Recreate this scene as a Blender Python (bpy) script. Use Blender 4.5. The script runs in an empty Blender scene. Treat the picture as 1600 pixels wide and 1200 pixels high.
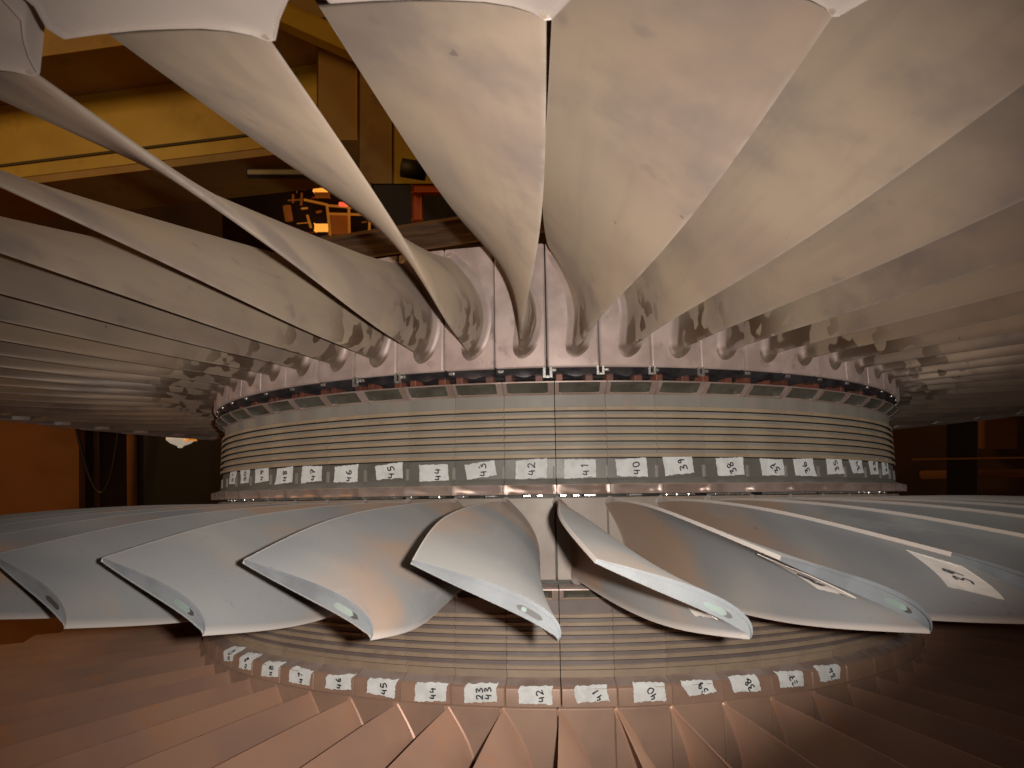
import bpy, bmesh, math, random
import numpy as np
from mathutils import Vector, Matrix

S = bpy.context.scene
C = S.collection
PI = math.pi
random.seed(7)
N = 64
DT = 2*PI/N                      # angular pitch of blades and ring segments
PH = 0.01197                     # rotor phase
D = 1.5099                       # camera distance from the rotor axis
R = 0.64

# ------------------------------------------------------------------ camera
YAW, PITCH, ROLL, FPX = -0.05094, 0.16066, -0.01223, 1117.28
cy, sy, cp, sp = math.cos(YAW), math.sin(YAW), math.cos(PITCH), math.sin(PITCH)
FW = Vector((sy*cp, cy*cp, sp)); RT = Vector((cy, -sy, 0)); UP = RT.cross(FW)
cr, sr = math.cos(ROLL), math.sin(ROLL)
RT, UP = cr*RT + sr*UP, -sr*RT + cr*UP
cam_d = bpy.data.cameras.new('camera'); cam = bpy.data.objects.new('camera', cam_d); C.objects.link(cam)
mw = Matrix.Identity(4)
for i in range(3):
    mw[i][0], mw[i][1], mw[i][2] = RT[i], UP[i], -FW[i]
CAM = Vector((0, -D, 0))
mw.translation = CAM
cam.matrix_world = mw
cam_d.sensor_width = 36; cam_d.lens = 36*FPX/1600
cam_d.clip_start = 0.01; cam_d.clip_end = 100
cam_d.dof.use_dof = True; cam_d.dof.focus_distance = 0.8; cam_d.dof.aperture_fstop = 22
S.camera = cam
def at(px, py, depth):           # a point of the hall seen at that place of the photograph, depth metres away
    return CAM + depth*(FW + RT*((px-800)/FPX) - UP*((py-600)/FPX))

# ------------------------------------------------------------------ world and lamps
W = bpy.data.worlds.new('World'); S.world = W; W.use_nodes = True
bg = W.node_tree.nodes['Background']
bg.inputs[0].default_value = (1.0, 0.46, 0.22, 1); bg.inputs[1].default_value = 0.058
def lamp(name, kind, loc, target, energy, color, **kw):
    d = bpy.data.lights.new(name, kind); d.energy = energy; d.color = color
    for k, v in kw.items(): setattr(d, k, v)
    o = bpy.data.objects.new(name, d); C.objects.link(o); o.location = loc
    o.rotation_euler = (Vector(target)-Vector(loc)).to_track_quat('-Z', 'Y').to_euler()
    return o
# the camera's own flash, a few centimetres right of and above the lens, dimmed by hand to the lower right
FL = CAM + RT*0.028 + UP*0.006
fl_d = bpy.data.lights.new('flash', 'POINT'); fl_d.energy = 30; fl_d.color = (1.0, 0.955, 0.90); fl_d.shadow_soft_size = .005
fl_o = bpy.data.objects.new('flash', fl_d); C.objects.link(fl_o)
fm = mw.copy(); fm.translation = FL; fl_o.matrix_world = fm
# its beam is shaped to suit: dimmed upwards, sideways and lower right, boosted below
fl_d.use_nodes = True; ft = fl_d.node_tree; fe = ft.nodes['Emission']
ftc = ft.nodes.new('ShaderNodeTexCoord'); fx = ft.nodes.new('ShaderNodeSeparateXYZ'); ft.links.new(ftc.outputs['Normal'], fx.inputs[0])
def fmath(op, a, b=0.0, c=0.0):
    n = ft.nodes.new('ShaderNodeMath'); n.operation = op
    for i, v in enumerate((a, b, c)):
        if isinstance(v, bpy.types.NodeSocket): ft.links.new(v, n.inputs[i])
        else: n.inputs[i].default_value = v
    return n.outputs[0]
def fstep(v, lo, hi, a=0.0, b=1.0):
    n = ft.nodes.new('ShaderNodeMapRange'); n.interpolation_type = 'SMOOTHSTEP'; ft.links.new(v, n.inputs[0])
    for i, q in enumerate((lo, hi, a, b)): n.inputs[i+1].default_value = q
    return n.outputs[0]
fz = fmath('MAXIMUM', fmath('ABSOLUTE', fx.outputs[2]), .05)
BSG = 1.0
fu = fmath('MULTIPLY', fmath('DIVIDE', fx.outputs[0], fz), BSG); fv = fmath('MULTIPLY', fmath('DIVIDE', fx.outputs[1], fz), BSG)
rho = fmath('SQRT', fmath('ADD', fmath('POWER', fmath('ADD', fu, .05), 2.0), fmath('POWER', fv, 2.0)))
beam = fstep(rho, .25, 1.05, 1.0, .12)
beam = fmath('MULTIPLY', beam, fstep(fv, .18, .56, 1.0, .55))
beam = fmath('MULTIPLY', beam, fstep(fmath('SUBTRACT', fmath('MULTIPLY', fu, .5), fmath('MULTIPLY', fv, .87)), .51, .65, 1.0, .2))
beam = fmath('MULTIPLY', beam, fstep(fv, -.45, -.18, 1.45, 1.0))
ft.links.new(beam, fe.inputs['Strength'])
# the hall's sodium light, high on the left, and an added low orange fill
lamp('hall_lamp', 'AREA', (-5.0, -2.0, 3.4), (-2.0, 3.0, 1.2), 95, (1.0, 0.55, 0.16), size=1.2)
lamp('low_orange_fill', 'AREA', (-1.6, -3.6, -0.75), (0, -0.75, -0.28), 8, (1.0, 0.42, 0.20), size=0.7)

S.view_settings.view_transform = 'Standard'; S.view_settings.look = 'None'
S.view_settings.exposure = 0.0; S.view_settings.gamma = 1

# ------------------------------------------------------------------ materials
def mat(name, base, rough=0.5, metal=0.0, emit=None, estr=0.0, spec=0.5):
    m = bpy.data.materials.new(name); m.use_nodes = True
    b = m.node_tree.nodes['Principled BSDF']
    b.inputs['Base Color'].default_value = (*base, 1); b.inputs['Roughness'].default_value = rough
    b.inputs['Metallic'].default_value = metal; b.inputs['Diffuse Roughness'].default_value = 1.0; b.inputs['Specular IOR Level'].default_value = spec
    if emit:
        b.inputs['Emission Color'].default_value = (*emit, 1); b.inputs['Emission Strength'].default_value = estr
    return m
class NT:
    def __init__(s, m):
        s.t = m.node_tree; s.b = s.t.nodes['Principled BSDF']
        s.tc = s.n('ShaderNodeTexCoord'); s.oi = s.n('ShaderNodeObjectInfo')
        s.w = s.math('MULTIPLY', s.oi.outputs['Random'], 40.0)
    def n(s, k): return s.t.nodes.new(k)
    def set(s, sock, v):
        if hasattr(v, 'links') or isinstance(v, bpy.types.NodeSocket): s.t.links.new(v, sock)
        else: sock.default_value = v
    def math(s, op, a, b=0.0, c=0.0, clamp=False):
        n = s.n('ShaderNodeMath'); n.operation = op; n.use_clamp = clamp
        s.set(n.inputs[0], a); s.set(n.inputs[1], b); s.set(n.inputs[2], c); return n.outputs[0]
    def map(s, scale=(1, 1, 1)):
        n = s.n('ShaderNodeMapping'); n.inputs['Scale'].default_value = scale
        s.t.links.new(s.tc.outputs['Object'], n.inputs[0]); return n.outputs[0]
    def noise(s, scale, detail=4, rough=0.55, vec=None, dw=0.0, dist=0.0):
        n = s.n('ShaderNodeTexNoise'); n.noise_dimensions = '4D'
        s.t.links.new(vec if vec else s.tc.outputs['Object'], n.inputs['Vector'])
        s.set(n.inputs['W'], s.math('ADD', s.w, dw)); n.inputs['Scale'].default_value = scale
        n.inputs['Detail'].default_value = detail; n.inputs['Roughness'].default_value = rough
        n.inputs['Distortion'].default_value = dist
        return n.outputs[0]
    def step(s, v, lo, hi):
        n = s.n('ShaderNodeMapRange'); n.interpolation_type = 'SMOOTHSTEP'
        s.set(n.inputs[0], v); n.inputs[1].default_value = lo; n.inputs[2].default_value = hi
        return n.outputs[0]
    def mix(s, f, a, b):
        n = s.n('ShaderNodeMix'); n.data_type = 'RGBA'
        s.set(n.inputs[0], f); s.set(n.inputs[6], a if not isinstance(a, tuple) else (*a, 1)); s.set(n.inputs[7], b if not isinstance(b, tuple) else (*b, 1))
        return n.outputs[2]
    def xyz(s):
        n = s.n('ShaderNodeSeparateXYZ'); s.t.links.new(s.tc.outputs['Object'], n.inputs[0]); return n.outputs
    def attr(s, nm):
        n = s.n('ShaderNodeAttribute'); n.attribute_name = nm; return n.outputs['Fac']
    def bump(s, h, strength, dist=0.001):
        n = s.n('ShaderNodeBump'); s.set(n.inputs['Height'], h); n.inputs['Strength'].default_value = strength
        n.inputs['Distance'].default_value = dist; s.t.links.new(n.outputs[0], s.b.inputs['Normal'])
    def col(s, c): s.set(s.b.inputs['Base Color'], c)
    def rough(s, r): s.set(s.b.inputs['Roughness'], r)

def m_blade_upper():
    m = mat('oxidised_tan_metal', (0.168, 0.140, 0.112), .5, .35, spec=.3); t = NT(m)
    c = t.mix(t.step(t.noise(5, 3), .38, .66), (0.282, 0.214, 0.155), (0.215, 0.160, 0.124))
    c = t.mix(t.math('MULTIPLY', t.step(t.noise(6, 5, .6, dw=3), .48, .66), .7), c, (0.140, 0.111, 0.100))
    c = t.mix(t.math('MULTIPLY', t.step(t.noise(3.5, 2, dw=9), .5, .7), .6), c, (0.325, 0.228, 0.142))
    c = t.mix(t.math('MULTIPLY', t.step(t.noise(55, 4, .6, vec=t.map((1, .10, 1)), dw=81), .48, .68), .2), c, (.165, .128, .105))
    ro = t.math('MULTIPLY', t.xyz()[1], -1.0)
    # straw coloured heat tint on the inner third, purple grey patches around it
    c = t.mix(t.math('MULTIPLY', t.math('MULTIPLY', t.step(ro, .92, .76), t.step(t.noise(9, 3, dw=51), .40, .62)), .55), c, (.35, .27, .18))
    c = t.mix(t.math('MULTIPLY', t.math('MULTIPLY', t.step(ro, .80, .68), t.step(t.noise(15, 3, dw=57), .50, .64)), .45), c, (.17, .128, .115))
    # dark smudges and specks
    c = t.mix(t.math('MULTIPLY', t.step(t.noise(30, 3, .5, dw=17), .64, .74), .35), c, (.13, .10, .09))
    c = t.mix(t.math('MULTIPLY', t.step(t.noise(95, 2, .5, dw=23), .74, .79), .7), c, (.10, .08, .07))
    # fingerprints of brown penetrant near the root and the lower edge
    o = t.xyz(); r = t.math('MULTIPLY', o[1], -1.0)
    near = t.math('MULTIPLY', t.step(r, .79, .71), t.step(t.math('ADD', o[2], t.math('MULTIPLY', t.noise(9, 2, dw=5), .05)), .268, .225))
    spots = t.step(t.noise(88, 1, .4, vec=t.map((1, .6, .45)), dw=31), .50, .535)
    c = t.mix(t.math('MULTIPLY', t.math('MULTIPLY', near, spots), .9), c, (.058, .030, .014))
    le = t.math('MULTIPLY', t.step(r, .682, .672), t.step(o[2], .200, .188))
    c = t.mix(t.math('MULTIPLY', le, .85), c, (.07, .042, .025))
    # pinkish heat tint down by the platform
    c = t.mix(t.math('MULTIPLY', t.step(r, .73, .665), .35), c, (0.190, 0.140, 0.112))
    foot = t.mix(t.step(t.noise(26, 4, dw=41), .38, .66), (.40, .31, .275), (.31, .235, .205))
    c = t.mix(t.step(r, .6665, .6605), c, foot)
    c = t.mix(t.math('MULTIPLY', t.math('MULTIPLY', t.step(r, .668, .662), t.step(o[2], .189, .180)), .8), c, (.09, .052, .03))
    c = t.mix(t.math('MULTIPLY', t.math('MULTIPLY', t.attr('edge'), t.step(t.noise(60, 3, dw=61), .35, .6)), .35), c, (.32, .27, .235))
    t.col(c); t.rough(t.math('MULTIPLY_ADD', t.noise(8, 4, dw=2), .22, .42)); t.bump(t.math('ADD', t.noise(420, 2), t.noise(60, 3, vec=t.map((1, .15, 1)), dw=63)), .06)
    return m
def m_blade_mid():
    m = mat('blue_grey_blade_metal', (0.156, 0.156, 0.156), .5, .12); t = NT(m)
    o = t.xyz(); r = t.math('MULTIPLY', o[1], -1.0)
    c = t.mix(t.step(t.noise(7, 3, dist=.4), .4, .65), (0.128, 0.126, 0.123), (0.152, 0.145, 0.135))
    w = t.math('ADD', t.noise(8, 3, .5, vec=t.map((1, .7, 1)), dw=4), t.math('MULTIPLY', t.step(r, .98, .66), .22))
    c = t.mix(t.math('MULTIPLY', t.step(w, .52, .70), .85), c, (0.187, 0.122, 0.083))
    c = t.mix(t.math('MULTIPLY', t.step(r, .72, .645), .5), c, (0.177, 0.122, 0.094))
    c = t.mix(t.math('MULTIPLY', t.step(t.noise(5, 2, dw=12), .48, .66), .7), c, (0.098, 0.102, 0.108))
    c = t.mix(t.math('MULTIPLY', t.step(t.noise(70, 3, .5, dw=23), .72, .77), .6), c, (0.073, 0.068, 0.062))
    c = t.mix(t.math('MULTIPLY', t.step(t.noise(240, 2, dw=71), .66, .72), .45), c, (.08, .075, .07))
    c = t.mix(t.math('MULTIPLY', t.step(t.noise(38, 4, .65, vec=t.map((1, .2, 1)), dw=73), .58, .70), .3), c, (.20, .195, .185))
    c = t.mix(t.math('MULTIPLY', t.attr('edge'), .75), c, (.27, .235, .212))
    t.col(c); t.rough(t.math('MULTIPLY_ADD', t.noise(10, 4, dw=2), .2, .42)); t.bump(t.math('ADD', t.noise(600, 2), t.noise(90, 3, vec=t.map((1, .12, 1)), dw=75)), .07)
    return m
def m_blade_low():
    m = mat('coppery_blade_metal', (.3, .18, .1), .5, .3); t = NT(m)
    c = t.mix(t.step(t.noise(7, 3), .38, .66), (.42, .24, .158), (.34, .20, .145))
    c = t.mix(t.math('MULTIPLY', t.step(t.noise(16, 4, dw=8), .55, .72), .6), c, (.46, .20, .08))
    t.col(c); t.rough(t.math('MULTIPLY_ADD', t.noise(10, 4, dw=2), .2, .38)); t.bump(t.noise(500, 2), .06)
    return m
def m_noisy(name, a, b, scale=14, rough=.45, metal=.3, d=None, bump=.08, stretch=(1, 1, 1), rv=.2):
    m = mat(name, a, rough, metal); t = NT(m)
    c = t.mix(t.step(t.noise(scale, 4, vec=t.map(stretch)), .38, .66), a, b)
    if d: c = t.mix(t.math('MULTIPLY', t.step(t.noise(scale*2.3, 4, .6, dw=6), .56, .72), .7), c, d)
    t.col(c); t.rough(t.math('MULTIPLY_ADD', t.noise(scale*2, 3, dw=2), rv, rough-rv*.5)); t.bump(t.noise(scale*30, 3), bump)
    return m
M = {}
M['bladeA'] = m_blade_upper(); M['bladeB'] = m_blade_mid(); M['bladeC'] = m_blade_low()
M['shroud'] = m_noisy('pale_shroud_metal', (.30, .25, .215), (.22, .18, .16), 9, .5, .3, (.34, .25, .19))
M['platA'] = m_noisy('pinkish_platform_metal', (.46, .355, .315), (.33, .245, .215), 22, .45, .3, (.20, .135, .11))
M['platB'] = m_noisy('tan_platform_metal', (.235, .19, .148), (.195, .145, .115), 14, .5, .1, (.30, .17, .11))
M['platC'] = m_noisy('brown_platform_metal', (.28, .17, .115), (.225, .135, .095), 14, .5, .2)
M['ridge'] = m_noisy('tan_ridge_metal', (.30, .225, .145), (.25, .18, .12), 20, .6, .12, (.24, .16, .115), stretch=(1, 1, .3))
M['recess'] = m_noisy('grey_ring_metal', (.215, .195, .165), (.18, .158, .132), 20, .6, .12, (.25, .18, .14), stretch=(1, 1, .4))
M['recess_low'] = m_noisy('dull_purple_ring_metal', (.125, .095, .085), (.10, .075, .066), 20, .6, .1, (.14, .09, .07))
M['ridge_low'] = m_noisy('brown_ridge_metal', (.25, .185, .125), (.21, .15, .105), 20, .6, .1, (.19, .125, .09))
M['band'] = m_noisy('dark_grey_ring_metal', (.135, .125, .108), (.11, .10, .086), 18, .5, .2)
M['lip'] = m_noisy('brown_grey_lip_metal', (.36, .275, .24), (.27, .19, .155), 24, .42, .5, (.32, .195, .135))
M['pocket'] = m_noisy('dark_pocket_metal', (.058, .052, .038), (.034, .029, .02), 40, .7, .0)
M['dark'] = m_noisy('dark_steel', (.13, .118, .124), (.06, .055, .058), 40, .3, .8)
M['core'] = m_noisy('black_core_steel', (.03, .024, .02), (.018, .015, .012), 10, .5, .5)
M['copper'] = m_noisy('rust_red_block_metal', (.15, .048, .028), (.085, .03, .02), 30, .5, .2)
M['bright'] = m_noisy('bright_clip_metal', (.75, .74, .70), (.55, .53, .5), 60, .22, .9)
M['tip'] = m_noisy('pale_tip_metal', (.085, .09, .094), (.062, .066, .07), 40, .5, .0)
M['slot'] = mat('dark_slot_shade', (.02, .018, .015), .6)
M['plug'] = m_noisy('pale_green_plug', (.13, .16, .145), (.10, .125, .11), 60, .3, .1)
M['ink'] = mat('black_marker_ink', (.025, .025, .028), .6)
def m_tape():
    m = mat('white_masking_tape', (.8, .8, .78), .7); t = NT(m)
    c = t.mix(t.step(t.noise(90, 4), .35, .7), (.55, .545, .525), (.46, .455, .435)); t.col(c)
    t.bump(t.noise(500, 3), .25); return m
M['tape'] = m_tape()
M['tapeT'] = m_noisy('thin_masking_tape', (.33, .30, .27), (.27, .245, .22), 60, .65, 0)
M['yellow'] = m_noisy('yellow_crane_paint', (.55, .40, .02), (.45, .32, .02), 2.2, .5, 0, (.34, .22, .02), .05)
M['yellow2'] = m_noisy('dull_ochre_paint', (.40, .25, .06), (.30, .19, .06), 2.2, .55, 0, (.2, .12, .03), .05)
M['seam'] = mat('dark_seam', (.04, .022, .008), .7)
M['timber'] = None
def m_timber():
    m = mat('rough_timber', (.2, .12, .07), .75); t = NT(m)
    c = t.mix(t.step(t.noise(7, 5, .6, vec=t.map((.7, 3, 14))), .35, .68), (.25, .15, .085), (.11, .062, .035)); t.col(c)
    t.bump(t.noise(9, 5, vec=t.map((.7, 3, 14))), .4, .01); return m
M['timber'] = m_timber()
M['wall'] = m_noisy('orange_brown_wall', (.30, .125, .042), (.20, .085, .032), 1.5, .8, 0, None, .05)
M['dwall'] = m_noisy('dark_brown_wall', (.12, .06, .03), (.07, .04, .02), 1.1, .8, 0, (.16, .07, .03), .05)
M['black'] = mat('black_paint', (.012, .010, .009), .6)
M['ored'] = mat('orange_red_paint', (.55, .12, .03), .5)
M['cable'] = mat('black_rubber', (.015, .013, .012), .5)
M['white'] = mat('white_lantern_glass', (.75, .72, .66), .35, emit=(1, .85, .65), estr=.28)
M['amber'] = mat('amber_glass', (.75, .32, .04), .25, emit=(1, .4, .05), estr=.35)
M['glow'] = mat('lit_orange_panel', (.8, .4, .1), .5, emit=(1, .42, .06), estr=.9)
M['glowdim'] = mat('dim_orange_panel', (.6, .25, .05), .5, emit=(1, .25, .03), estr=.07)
M['gtube'] = mat('orange_glow_tube', (.7, .3, .06), .45, emit=(1, .32, .03), estr=.22)  # glow stands in for orange light falling on the scaffold rails
M['redlamp'] = mat('red_lamp', (.8, .1, .05), .4, emit=(1, .12, .05), estr=1.0)
M['greysteel'] = m_noisy('grey_sheet_steel', (.22, .22, .22), (.14, .14, .14), 3, .4, .6)
M['floor'] = m_noisy('hall_floor', (.30, .13, .045), (.22, .09, .035), 1.4, .7, 0)

# ------------------------------------------------------------------ helpers
def link(name, me, parent=None):
    o = bpy.data.objects.new(name, me); C.objects.link(o)
    if parent: o.parent = parent
    return o
def mesh(name, verts, faces, mats, mi=None, smooth=True, flat=None):
    me = bpy.data.meshes.new(name); me.from_pydata([tuple(map(float, v)) for v in verts], [], faces)
    for m in (mats if isinstance(mats, (list, tuple)) else [mats]): me.materials.append(m)
    if mi:
        for p, i in zip(me.polygons, mi): p.material_index = i
    bm = bmesh.new(); bm.from_mesh(me); bmesh.ops.recalc_face_normals(bm, faces=bm.faces)
    for e in bm.edges:
        if len(e.link_faces) == 2 and e.calc_face_angle(0) > math.radians(38): e.smooth = False
    bm.to_mesh(me); bm.free()
    for p in me.polygons: p.use_smooth = smooth
    me.update(); return me
def tag(o, label=None, cat=None, group=None, kind=None):
    if label: o['label'] = label
    if cat: o['category'] = cat
    if group: o['group'] = group
    if kind: o['kind'] = kind
    return o
def spline(xk, vk, x):           # natural cubic spline
    xk = np.array(xk, float); v = np.array(vk, float); n = len(xk); h = np.diff(xk)
    A = np.zeros((n, n)); b = np.zeros(n); A[0, 0] = A[-1, -1] = 1
    for i in range(1, n-1):
        A[i, i-1] = h[i-1]; A[i, i] = 2*(h[i-1]+h[i]); A[i, i+1] = h[i]; b[i] = 6*((v[i+1]-v[i])/h[i]-(v[i]-v[i-1])/h[i-1])
    m = np.linalg.solve(A, b); x = np.asarray(x, float)
    i = np.clip(np.searchsorted(xk, x)-1, 0, n-2); d = x-xk[i]; hh = h[i]
    return v[i]+d*((v[i+1]-v[i])/hh-hh*(2*m[i]+m[i+1])/6)+d*d*m[i]/2+d**3*(m[i+1]-m[i])/(6*hh)

class Airfoil:
    """a twisted blade lofted through sections: lower edge (LE) and upper edge (TE) as curves over the radius"""
    def __init__(s, rk, le_t, le_z, te_t, te_z, camber, thick, skew, fillet=.008, r0=None, ns=30, te=.0005, flare=None):
        s.__dict__.update(locals())
        u = np.linspace(0, PI, ns); s.s = (1-np.cos(u))/2
    def section(s, r, ss, off=0.0):
        sp_ = lambda v: float(spline(s.rk, v, r))
        L = np.array([sp_(s.le_t), sp_(s.le_z)]); T = np.array([sp_(s.te_t), sp_(s.te_z)])
        m, th, q = sp_(s.camber), sp_(s.thick), sp_(s.skew)
        if s.flare and r > s.flare[0]:        # the tip spreads into its shroud
            g = ((r-s.flare[0])/.07)**3
            L = L+g*np.array(s.flare[1]); T = T+g*np.array(s.flare[2]); th += g*s.flare[3]
        d = T-L; ch = np.linalg.norm(d); d = d/ch; nrm = np.array([d[1], -d[0]])
        ss = np.asarray(ss, float)
        cam_ = m*np.sin(PI*np.power(ss, q))
        half = th*(1.4845*np.sqrt(ss)-.63*ss-1.758*ss**2+1.4215*ss**3-.5075*ss**4)+s.te*np.minimum(1, ss*20)
        e = 1e-3; s2 = np.clip(ss, .004, .996)
        dc = (m*np.sin(PI*np.power(s2+e, q))-m*np.sin(PI*np.power(s2-e, q)))/(2*e*ch)
        nx = -dc/np.sqrt(1+dc*dc); ny = 1/np.sqrt(1+dc*dc)
        base = L+np.outer(ss*ch, d)+np.outer(cam_, nrm)
        nn = np.outer(nx, d)+np.outer(ny, nrm)
        return base+nn*(half+off)[:, None], base-nn*(half+off)[:, None], nn, d
    def fil(s, r):
        x = (r-s.r0)/s.fillet
        return 0.0 if x >= 1 else s.fillet*(1-math.sqrt(max(0, 1-(1-max(x, 0))**2)))
    def loop(s, r):
        f = s.fil(r)
        u, l, nn, d = s.section(r, s.s)
        if f > 0:                # carry the fillet round the whole outline
            n = len(u); O = np.vstack([u, l[-1:0:-1]]); m = len(O)
            t = np.roll(O, -1, 0)-np.roll(O, 1, 0); t /= np.linalg.norm(t, axis=1)[:, None]+1e-12
            nv = np.stack([-t[:, 1], t[:, 0]], 1)
            if (nv[n//2]*nn[n//2]).sum() < 0: nv = -nv
            nv[0] = -d
            for _ in range(2):
                nv = .25*np.roll(nv, 1, 0)+.5*nv+.25*np.roll(nv, -1, 0); nv /= np.linalg.norm(nv, axis=1)[:, None]+1e-12
            O = O+nv*f
            u = O[:n]; l = np.vstack([O[:1], O[n:][::-1]])
        return u, l
    def point(s, ss, r, side, off):
        u, l, nn, d = s.section(r, [ss])
        p, n = (u[0], nn[0]) if side > 0 else (l[0], -nn[0])
        p = p+n*off; return (p[0], -r, p[1])
    def build(s, rs, name, mats, rim=False):
        V = []; F = []; MI = []; ns = len(s.s); rows = []
        for r in rs:
            u, l = s.loop(r)
            pts = list(u)+list(l[::-1][:ns-1])        # LE -> TE along the convex side, back along the concave one
            rows.append(len(V)); V += [(p[0], -r, p[1]) for p in pts]
        n = 2*ns-1
        for a, b in zip(rows[:-1], rows[1:]):
            for i in range(n):
                j = (i+1) % n; F.append((a+i, a+j, b+j, b+i)); MI.append(0)
        top = rows[-1]; up = lambda i: top+i; lo = lambda i: top+(0 if i == 0 else n-i) if i > 0 else top
        lo = lambda i: top if i == 0 else top+(n-i)
        if not rim:
            for i in range(ns-1):
                if i == 0: F.append((up(0), up(1), lo(1)))
                else: F.append((up(i), up(i+1), lo(i+1), lo(i)))
                MI.append(0)
        else:                    # a thin rim along the convex side, the rest of the end face stepped down
            r = rs[-1]; a = len(V)
            for i in range(1, ns):
                pu = np.array(V[up(i)]); pl = np.array(V[lo(i)]); q = pu+(pl-pu)*.24
                V.append(tuple(q)); V.append((q[0], q[1]+.0016, q[2])); V.append((pl[0], pl[1]+.0016, pl[2]))
            for i in range(1, ns-1):
                b = a+3*(i-1); c = b+3
                F += [(up(i), up(i+1), c, b), (b, c, c+1, b+1), (b+1, c+1, c+2, b+2), (b+2, c+2, lo(i+1), lo(i))]; MI += [1, 2, 1, 0]  # step wall coloured dark to paint in the shade of the groove
            F.append((up(0), up(1), a, a+1, a+2, lo(1))); MI.append(1)
        me = mesh(name, V, F, mats, MI)
        at_ = me.attributes.new('edge', 'FLOAT', 'POINT')
        for i in range(len(V)):
            q = i % n if i < len(rows)*n else ns//2
            ss = s.s[q] if q < ns else s.s[n-q]
            at_.data[i].value = 1.0 if (ss < .006 or ss > .992) else (.5 if ss < .018 else 0.0)
        return me

def cyl_pt(r, th, z): return (r*math.sin(th), -r*math.cos(th), z)
def sheet(profiles, ths, name, mats, pmi, close_ends=True, back=None):
    """profiles: for every angle a list of (r, z); faces between neighbours, material per profile step, plus side walls to radius back"""
    V = []; F = []; MI = []; n = len(profiles[0])
    for th, pr in zip(ths, profiles):
        for r, z in pr: V.append(cyl_pt(r, th, z))
    for i in range(len(ths)-1):
        for j in range(n-1):
            F.append((i*n+j, (i+1)*n+j, (i+1)*n+j+1, i*n+j+1)); MI.append(pmi(i, j) if callable(pmi) else pmi[j])
    if back:
        for i in (0, len(ths)-1):
            b = len(V)
            for r, z in profiles[i]: V.append(cyl_pt(back, ths[i], z))
            for j in range(n-1):
                F.append((i*n+j, i*n+j+1, b+j+1, b+j)); MI.append(pmi(i, j) if callable(pmi) else pmi[j])
    return mesh(name, V, F, mats, MI)
def slab(name, r, r_in, th0, th1, z0, z1, m, seg=6, bev=.0012, curve=None):
    """a curved plate on the drum"""
    bm = bmesh.new(); g = []
    for i in range(seg+1):
        th = th0+(th1-th0)*i/seg
        g.append([bm.verts.new(cyl_pt(a, th, b)) for a, b in ((r, z0), (r, z1), (r_in, z1), (r_in, z0))])
    for a, b in zip(g[:-1], g[1:]):
        for j in range(4): bm.faces.new((a[j], a[(j+1) % 4], b[(j+1) % 4], b[j]))
    bm.faces.new(g[0]); bm.faces.new(g[-1][::-1])
    bmesh.ops.recalc_face_normals(bm, faces=bm.faces)
    if bev:
        es = [e for e in bm.edges if len(e.link_faces) == 2 and e.calc_face_angle(0) > .8]
        bmesh.ops.bevel(bm, geom=es, offset=bev, segments=2, affect='EDGES', profile=.5)
    me = bpy.data.meshes.new(name); bm.to_mesh(me); bm.free(); me.materials.append(m)
    for p in me.polygons: p.use_smooth = False
    return me
def copy_part(o, parent, rot):
    c = o.copy(); C.objects.link(c); c.parent = parent; c.rotation_euler = (0, 0, rot)
    for ch in o.children:
        d = ch.copy(); C.objects.link(d); d.parent = c
    return c

# ------------------------------------------------------------------ the rotor
ZB = -1.45
rotor = bpy.data.objects.new('turbine_rotor', None); C.objects.link(rotor); rotor.location = (0, 0, ZB)
tag(rotor, 'large upright turbine rotor with rings of twisted metal blades around a grooved drum', 'turbine rotor')
def part(name, me, k=0):
    o = link(name, me, rotor); o.location = (0, 0, -ZB); o.rotation_euler = (0, 0, k*DT+PH); return o
def sub(name, me, parent): return link(name, me, parent)
def ring_copies(proto, ks):      # proto stands at k = 0
    out = {0: proto}
    for k in ks:
        if k == 0: continue
        out[k] = copy_part(proto, rotor, k*DT+PH)
    return out
KB = range(-23, 23)              # blades and segments that reach into the picture
KS = range(-16, 16)

# core drum that carries everything
prof = [(.05, .312), (.60, .312), (.648, .308), (.648, .17), (.628, .166), (.62, .150), (.60, .146), (.60, .0), (.628, -.004), (.628, -.092), (.60, -.096), (.60, -.225), (.64, -.235), (.64, -.345), (.60, -.35), (.60, -.9), (.45, -.95), (.45, -1.44), (.05, -1.44)]
ths = [2*PI*i/128 for i in range(129)]
core = part('core_drum', sheet([prof]*129, ths, 'core_drum', [M['core']], [0]*(len(prof)-1)))

# ring segments with seven ridges (upper drum)
RID = [.1097, .1005, .0907, .0811, .0723, .0625, .0523]
def segment(dz, zt, zb, name, rec='recess', rid='ridge'):
    G = .00045/R
    pr = [(.606, zt), (.6358, zt)]; mi = [0]
    for z in RID:
        z += dz
        pr += [(.6358, z+.0021), (.6395, z+.0019), (.6400, z+.0014), (.6400, z-.0018), (.6392, z-.0024), (.6325, z-.0025), (.6325, z-.0036), (.6355, z-.0037)]
        mi += [0, 1, 1, 1, 1, 2, 2, 2]  # black groove faces put the shadow line under each ridge into the colour
    pr += [(.6358, RID[-1]+dz-.0039), (.6358, zb), (.606, zb)]; mi += [3, 3, 3]
    th = [G+(DT-2*G)*i/5 for i in range(6)]
    return sheet([pr]*6, th, name, [M[rec], M[rid], M['core'], M['band'] if rec == 'recess' else M['ridge_low']], mi, back=.606)
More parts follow.
